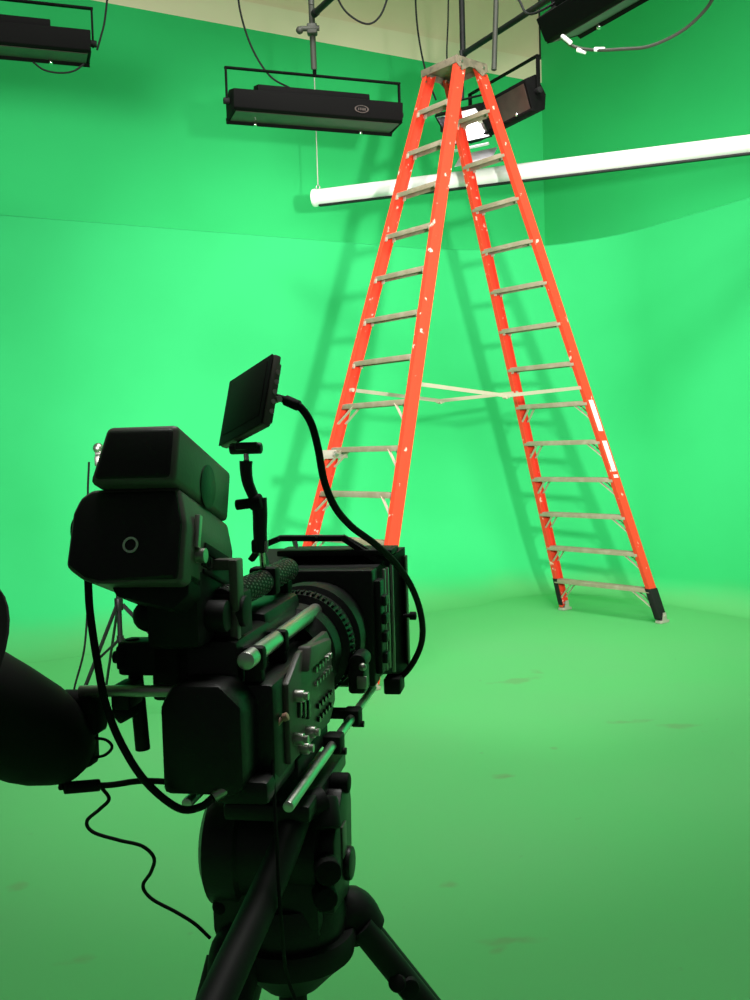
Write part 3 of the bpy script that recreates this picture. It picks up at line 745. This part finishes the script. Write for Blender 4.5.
ccable('camera_cable', 'thin black cable with copper pink end hanging down the tripod head', [(-0.3699, 1.325, -0.3721), (-0.3804, 1.315, -0.3835), (-0.3829, 1.31, -0.41), (-0.3763, 1.29, -0.4617), (-0.3693, 1.27, -0.5364), (-0.3644, 1.26, -0.6275), (-0.3759, 1.32, -0.7362), (-0.3616, 1.33, -0.7915)], 0.0026, M['rubber'], [((-0.3699, 1.325, -0.3721), (-0.3627, 1.325, -0.3692), 0.006), ((-0.3829, 1.31, -0.41), (-0.3818, 1.315, -0.3807), 0.0042), ((-0.3728, 1.325, -0.3735), (-0.3804, 1.315, -0.3821), 0.0045)], plug_mat='pink')

# field monitor on its arm
mc = cw((-0.4598, 1.52, 0.07394))
mon = thing('field_monitor', 'small black field monitor tilted on an arm above the camera', 'monitor', mc, 0)
mx_, mz_ = V((53, 16, -80)).normalized(), V((11, 70, 21)); mz_ = (mz_-mx_*mz_.dot(mx_)).normalized()
RT, UP, DP = V((1, 0, 0)), V((0, 0.05, 1)).normalized(), V((0, 1, -0.05)).normalized()
mX = RT*mx_[0]+UP*mx_[1]+DP*mx_[2]; mZ = RT*mz_[0]+UP*mz_[1]+DP*mz_[2]; mY = mZ.cross(mX)
mon.rotation_euler = Matrix((mX, mY, mZ)).transposed().to_euler()
m = MB(); m.box((0, 0, 0), (0.156, 0.014, 0.116), 0.004); m.box((0, 0.008, 0), (0.140, 0.010, 0.098), 0.003); m.build('housing', M['panel'], mon)
m = MB(); m.box((0, -0.0085, 0.0), (0.154, 0.003, 0.114), 0.002); m.build('bezel', M['matte'], mon)
m = MB(); m.box((0, -0.0102, 0.003), (0.132, 0.0015, 0.090), 0.0005); m.build('screen', M['screen'], mon)
m = MB()
for i in range(5): m.cyl((0.074, 0.004, 0.03-0.016*i), (0.0795, 0.004, 0.03-0.016*i), 0.004, n=10)
m.build('button', M['steel'], mon)
m = MB(); m.cyl((0.066, 0.010, -0.012), (0.082, 0.012, -0.012), 0.005, n=12); m.build('socket', M['steel'], mon)
arm = thing('articulating_arm', 'black jointed arm holding the small monitor above the camera handle', 'mounting arm', cw((-0.4526, 1.53, -0.1783)), 0)
ao = cw((-0.4526, 1.53, -0.1783))
def ab(name, m, mt, parent=arm): return m.build(name, mt, parent, ao)
c = lambda *p: cw(p)
m = MB(); m.cyl(cw((-0.4953, 1.52, 0.002801)), cw((-0.4429, 1.52, 0.002847)), 0.009, n=18, bev=0.003); m.box(cw((-0.4673, 1.52, 0.006707)), (0.035, 0.03, 0.012), 0.003); ab('tilt_plate', m, M['black'])
m = MB(); m.cyl(cw((-0.4693, 1.52, -0.00268)), cw((-0.4683, 1.52, -0.02004)), 0.0045, n=14); m.ball(cw((-0.4691, 1.52, -0.02002)), 0.0065); ab('ball_stud', m, M['chrome'])
m = MB(); m.tube([cw((-0.4698, 1.52, -0.01685)), cw((-0.4703, 1.52, -0.03103)), cw((-0.4678, 1.52, -0.05161)), cw((-0.4574, 1.52, -0.07871))], 0.0105, 16, True, 8, 0.0085); ab('upper_arm', m, M['black'])
m = MB(); m.cyl(cw((-0.4889, 1.52, -0.086)), cw((-0.4625, 1.52, -0.08335)), 0.0085, n=16, bev=0.002); m.cyl(cw((-0.4658, 1.52, -0.08329)), cw((-0.446, 1.52, -0.08052)), 0.0125, n=20, bev=0.003); ab('elbow_knob', m, M['rubber'])
m = MB(); m.tube([cw((-0.4537, 1.53, -0.07618)), cw((-0.4531, 1.53, -0.1032)), cw((-0.4541, 1.53, -0.1303)), cw((-0.4537, 1.53, -0.1623))], 0.0125, 16, True, 6, 0.0105); m.box(cw((-0.4582, 1.53, -0.1526)), (0.02, 0.018, 0.022), 0.004); ab('lower_arm', m, M['black'])
m = MB(); m.cyl(cw((-0.4433, 1.525, -0.1444)), cw((-0.444, 1.525, -0.1618)), 0.0035, n=12); m.cyl(cw((-0.452, 1.53, -0.1623)), cw((-0.4541, 1.54, -0.1859)), 0.005, n=14); ab('mounting_stud', m, M['chrome'])
ccable('monitor_cable', 'black cable arching from the monitor down past the matte box', [(-0.393, 1.5, 0.07379), (-0.3744, 1.5, 0.06391), (-0.3603, 1.51, 0.03909), (-0.3551, 1.53, 0.0002115), (-0.354, 1.56, -0.05111), (-0.3461, 1.6, -0.0971), (-0.3287, 1.65, -0.1345), (-0.3008, 1.71, -0.1697), (-0.2756, 1.78, -0.2135), (-0.2574, 1.85, -0.2675), (-0.2496, 1.91, -0.329), (-0.2555, 1.96, -0.3878), (-0.2784, 2, -0.439), (-0.3055, 2.01, -0.4725), (-0.3334, 2, -0.485)], 0.0062, M['rubber'], [((-0.4118, 1.5, 0.08064), (-0.3975, 1.505, 0.07569), 0.0055), ((-0.399, 1.505, 0.07575), (-0.3759, 1.5, 0.0655), 0.0085)], 12, 'rubber', None)

# ------------------------------------------------------------------ tripod
to = cw((-0.41, 1.47, -1.4644))
tri = thing('camera_tripod', 'black fluid head tripod with pan bar carrying the video camera', 'tripod', to, YAW)
TO = V((-0.41, 1.47, -1.4644))
def tp(name, m, mt, parent=None): return m.build(name, mt, parent or tri, TO)
m = MB()
m.lathe((-0.530, 1.47, -0.61), (1, 0, 0), [(0, 0.07), (0.012, 0.092), (0.06, 0.095), (0.065, 0.088), (0.13, 0.088), (0.135, 0.078), (0.18, 0.078), (0.185, 0.06)], 44)
m.span((-0.515, 1.40, -0.735), (-0.345, 1.54, -0.60), 0.015)
m.span((-0.475, 1.36, -0.535), (-0.345, 1.62, -0.509), 0.006)
m.lathe((-0.41, 1.47, -0.745), (0, 0, 1), [(0, 0.085), (0.03, 0.088), (0.06, 0.08)], 40)
hd = tp('fluid_head', m, M['black'])
m = MB(); m.prism([(1.40, -0.685), (1.50, -0.70), (1.535, -0.66), (1.545, -0.56), (1.53, -0.525), (1.48, -0.525), (1.41, -0.58)], (-0.350, 0, 0), (0, 1, 0), (0, 0, 1), (0.028, 0, 0), 0.006)
m.cyl((-0.325, 1.49, -0.645), (-0.312, 1.49, -0.645), 0.026, n=22, bev=0.004)
m.build('counterbalance_dial', M['black'], hd, TO)
m = MB(); m.box((-0.321, 1.47, -0.60), (0.004, 0.03, 0.05), 0.001); m.build('scale_plate', M['panel'], hd, TO)
m = MB(); m.cyl((-0.345, 1.50, -0.522), (-0.315, 1.50, -0.522), 0.016, n=16, bev=0.004); m.cyl((-0.34, 1.42, -0.615), (-0.325, 1.38, -0.615), 0.02, n=18, bev=0.004); m.cyl((-0.345, 1.42, -0.655), (-0.33, 1.38, -0.655), 0.018, n=18, bev=0.004); m.ball((-0.50, 1.41, -0.685), 0.014)
m.build('lock_knob', M['rubber'], hd, TO)
m = MB(); m.tube([(-0.3435, 1.43, -0.5248), (-0.3701, 1.4, -0.5328), (-0.3794, 1.34, -0.5655), (-0.3926, 1.25, -0.6106), (-0.4063, 1.16, -0.6517), (-0.421, 1.06, -0.6994)], 0.021, 18, True, 6, 0.024)
m.cyl((-0.3458, 1.44, -0.5254), (-0.3366, 1.42, -0.5663), 0.024, n=18, bev=0.005)
tp('pan_bar', m, M['matte'])
m = MB(); m.lathe((-0.41, 1.47, -0.80), (0, 0, 1), [(-0.03, 0.045), (0, 0.075), (0.02, 0.098), (0.045, 0.102), (0.056, 0.098)], 44)
m.cyl((-0.41, 1.47, -0.90), (-0.41, 1.47, -0.82), 0.022, n=18, bev=0.004)
tp('bowl', m, M['matte'])
for foot, top in (((0.14, 1.72, -1.4644), (-0.325, 1.52, -0.735)), ((-0.60, 0.96, -1.4644), (-0.475, 1.40, -0.745)), ((-0.74, 1.92, -1.4644), (-0.49, 1.54, -0.755))):
    f, t = V(foot), V(top); d = f-t
    side = d.cross(V((0, 0, 1))).normalized()
    m = MB()
    m.tube([V((-0.41, 1.47, -0.76))+(t-V((-0.41, 1.47, -0.76)))*0.6, t, t+d*0.05], 0.042, 18, True, 6, 0.034)
    for s in (-1, 1): m.cyl(t+d*0.02+side*0.024*s, t+d*0.62+side*0.020*s, 0.021, n=16)
    m.cyl(t+d*0.50, t+d*0.95, 0.0135, n=16)
    m.box(t+d*0.60, (0.075, 0.045, 0.06), 0.008, V((0, 0, -1)).rotation_difference(d.normalized()).to_matrix())
    lg = tp('leg', m, M['matte'])
    m = MB(); p = t+d*0.16; w = V((0, -1, 0.25)).normalized() if foot[0] > 0 else side
    m.cyl(p-side*0.05, p+side*0.05, 0.017, n=16, bev=0.004); m.cyl(p+d.normalized()*0.01+w*0.0, p+w*0.055, 0.014, n=16, bev=0.003)
    m.build('leg_lock', M['rubber'], lg, TO)
    m = MB(); m.lathe(f, (0, 0, 1), [(0.0, 0.03), (0.02, 0.028), (0.05, 0.016), (0.07, 0.012)], 20); m.build('foot', M['rubber'], lg, TO)

# ------------------------------------------------------------------ light stand behind the camera
so = V((-1.435, 5.5, 0))
sd = thing('light_stand', 'slim black light stand on the floor behind the video camera', 'light stand', so)
m = MB(); m.cyl((0, 0, 0.30), (0, 0, 0.98), 0.014, n=14); m.cyl((0, 0, 0.9), (0, 0, 1.50), 0.010, n=14); m.build('pole', M['matte'], sd)
m = MB(); m.cyl((0, 0, 0.60), (0, 0, 0.67), 0.024, n=16, bev=0.004); m.cyl((0, 0, 0.43), (0, 0, 0.46), 0.02, n=16); m.cyl((0, 0, 0.95), (0, 0, 1.01), 0.02, n=16); m.cyl((0, 0, 0.98), (0.05, 0, 0.98), 0.01, n=12); m.build('collar', M['black'], sd)
for fx, fy in ((-0.20, -0.40), (0.55, 0.05), (-0.22, 0.42)):
    m = MB(); a = V((fx*0.04, fy*0.04, 0.63)); b = V((fx, fy, 0.012)); q = a+(b-a)*0.45
    m.bar([a, b], 0.022, 0.010, (fy, -fx, 0)); lg = m.build('leg', M['matte'], sd)
    m = MB(); m.bar([V((0, 0, 0.445)), q], 0.014, 0.006, (fy, -fx, 0)); m.build('brace', M['matte'], lg)
    m = MB(); m.cyl((fx, fy, 0.0), (fx*0.99, fy*0.99, 0.035), 0.016, n=12); m.build('foot', M['rubber'], lg)
m = MB(); m.cyl((-0.09, 0, 1.47), (0.03, 0, 1.47), 0.022, n=16, bev=0.004); m.ball((-0.075, 0, 1.50), 0.03); m.box((-0.07, 0, 1.43), (0.05, 0.05, 0.06), 0.01); m.build('grip_head', M['steel'], sd)
cable('stand_cable', 'thin black cable hanging beside the slim light stand', [(-1.536, 5.4, 1.427), (-1.551, 5.4, 1.222), (-1.549, 5.4, 0.8958), (-1.575, 5.4, 0.6781), (-1.609, 5.4, 0.4047), (-1.674, 5.4, 0.1861), (-1.70, 5.4, 0.006)], 0.006, M['rubber'])

# ------------------------------------------------------------------ lights
def spot(name, loc, aim, energy, angle, blend, size, color=(1, 1, 1)):
    l = bpy.data.lights.new(name, 'SPOT'); l.energy = energy; l.spot_size = math.radians(angle); l.spot_blend = blend; l.shadow_soft_size = size; l.color = color
    o = bpy.data.objects.new(name, l); col.objects.link(o); o.location = loc
    o.rotation_euler = (V(aim)-V(loc)).to_track_quat('-Z', 'Y').to_euler(); return o
def area(name, loc, aim, energy, sx, sy, color=(1, 1, 1)):
    l = bpy.data.lights.new(name, 'AREA'); l.shape = 'RECTANGLE'; l.size = sx; l.size_y = sy; l.energy = energy; l.color = color
    o = bpy.data.objects.new(name, l); col.objects.link(o); o.location = loc
    o.rotation_euler = (V(aim)-V(loc)).to_track_quat('-Z', 'Y').to_euler(); return o
spot('key_light', (1.068, 0.863, 2.06), (0.7, 9.0, 1.6), 1700, 54, 0.75, 0.10, (1.0, 0.97, 0.92))
spot('fill_left', (-2.0, -0.5, 2.5), (-2.7, 8.4, 2.25), 2050, 62, 1.0, 1.0, (1.0, 0.98, 0.94))
spot('fill_right', (2.2, -0.5, 2.5), (3.2, 9.0, 2.35), 1950, 62, 1.0, 1.0, (1.0, 0.98, 0.94))
area('back_top_light', (0.8, 4.6, 6.3), (0.9, 8.4, 0), 105, 3.4, 0.8, (1.0, 0.98, 0.94)).data.spread = math.radians(95)
area('top_light', (0.4, 3.0, 6.2), (0.3, 3.6, 0), 195, 3.0, 1.6, (1.0, 0.98, 0.94))
spot('floor_light', (-1.2, 4.0, 6.2), (-0.25, 4.3, 0), 300, 32, 0.8, 0.2, (1.0, 0.96, 0.9))
w = bpy.data.worlds.new('studio_dark'); scene.world = w; w.use_nodes = True
w.node_tree.nodes['Background'].inputs[0].default_value = (0.9, 0.95, 0.9, 1); w.node_tree.nodes['Background'].inputs[1].default_value = 0.05

# ------------------------------------------------------------------ camera
cd = bpy.data.cameras.new('camera'); co = bpy.data.objects.new('camera', cd); col.objects.link(co)
cd.sensor_fit = 'VERTICAL'; cd.sensor_height = 24.0; cd.lens = 24.0; cd.clip_start = 0.05; cd.clip_end = 60
pitch, roll = -0.0535, -0.03
dep = V((0, math.cos(pitch), math.sin(pitch))); upv = V((0, -math.sin(pitch), math.cos(pitch))); rt = V((1, 0, 0))
c_, s_ = math.cos(roll), math.sin(roll)
R3 = rt*c_+upv*s_; U3 = upv*c_-rt*s_
mt = Matrix((R3, U3, -dep)).transposed().to_4x4(); mt.translation = (0, 0, 1.4644)
co.matrix_world = mt
scene.camera = co
vs = scene.view_settings
vs.view_transform = 'Standard'; vs.look = 'None'; vs.gamma = 1.0; vs.exposure = 0.0; vs.use_curve_mapping = False
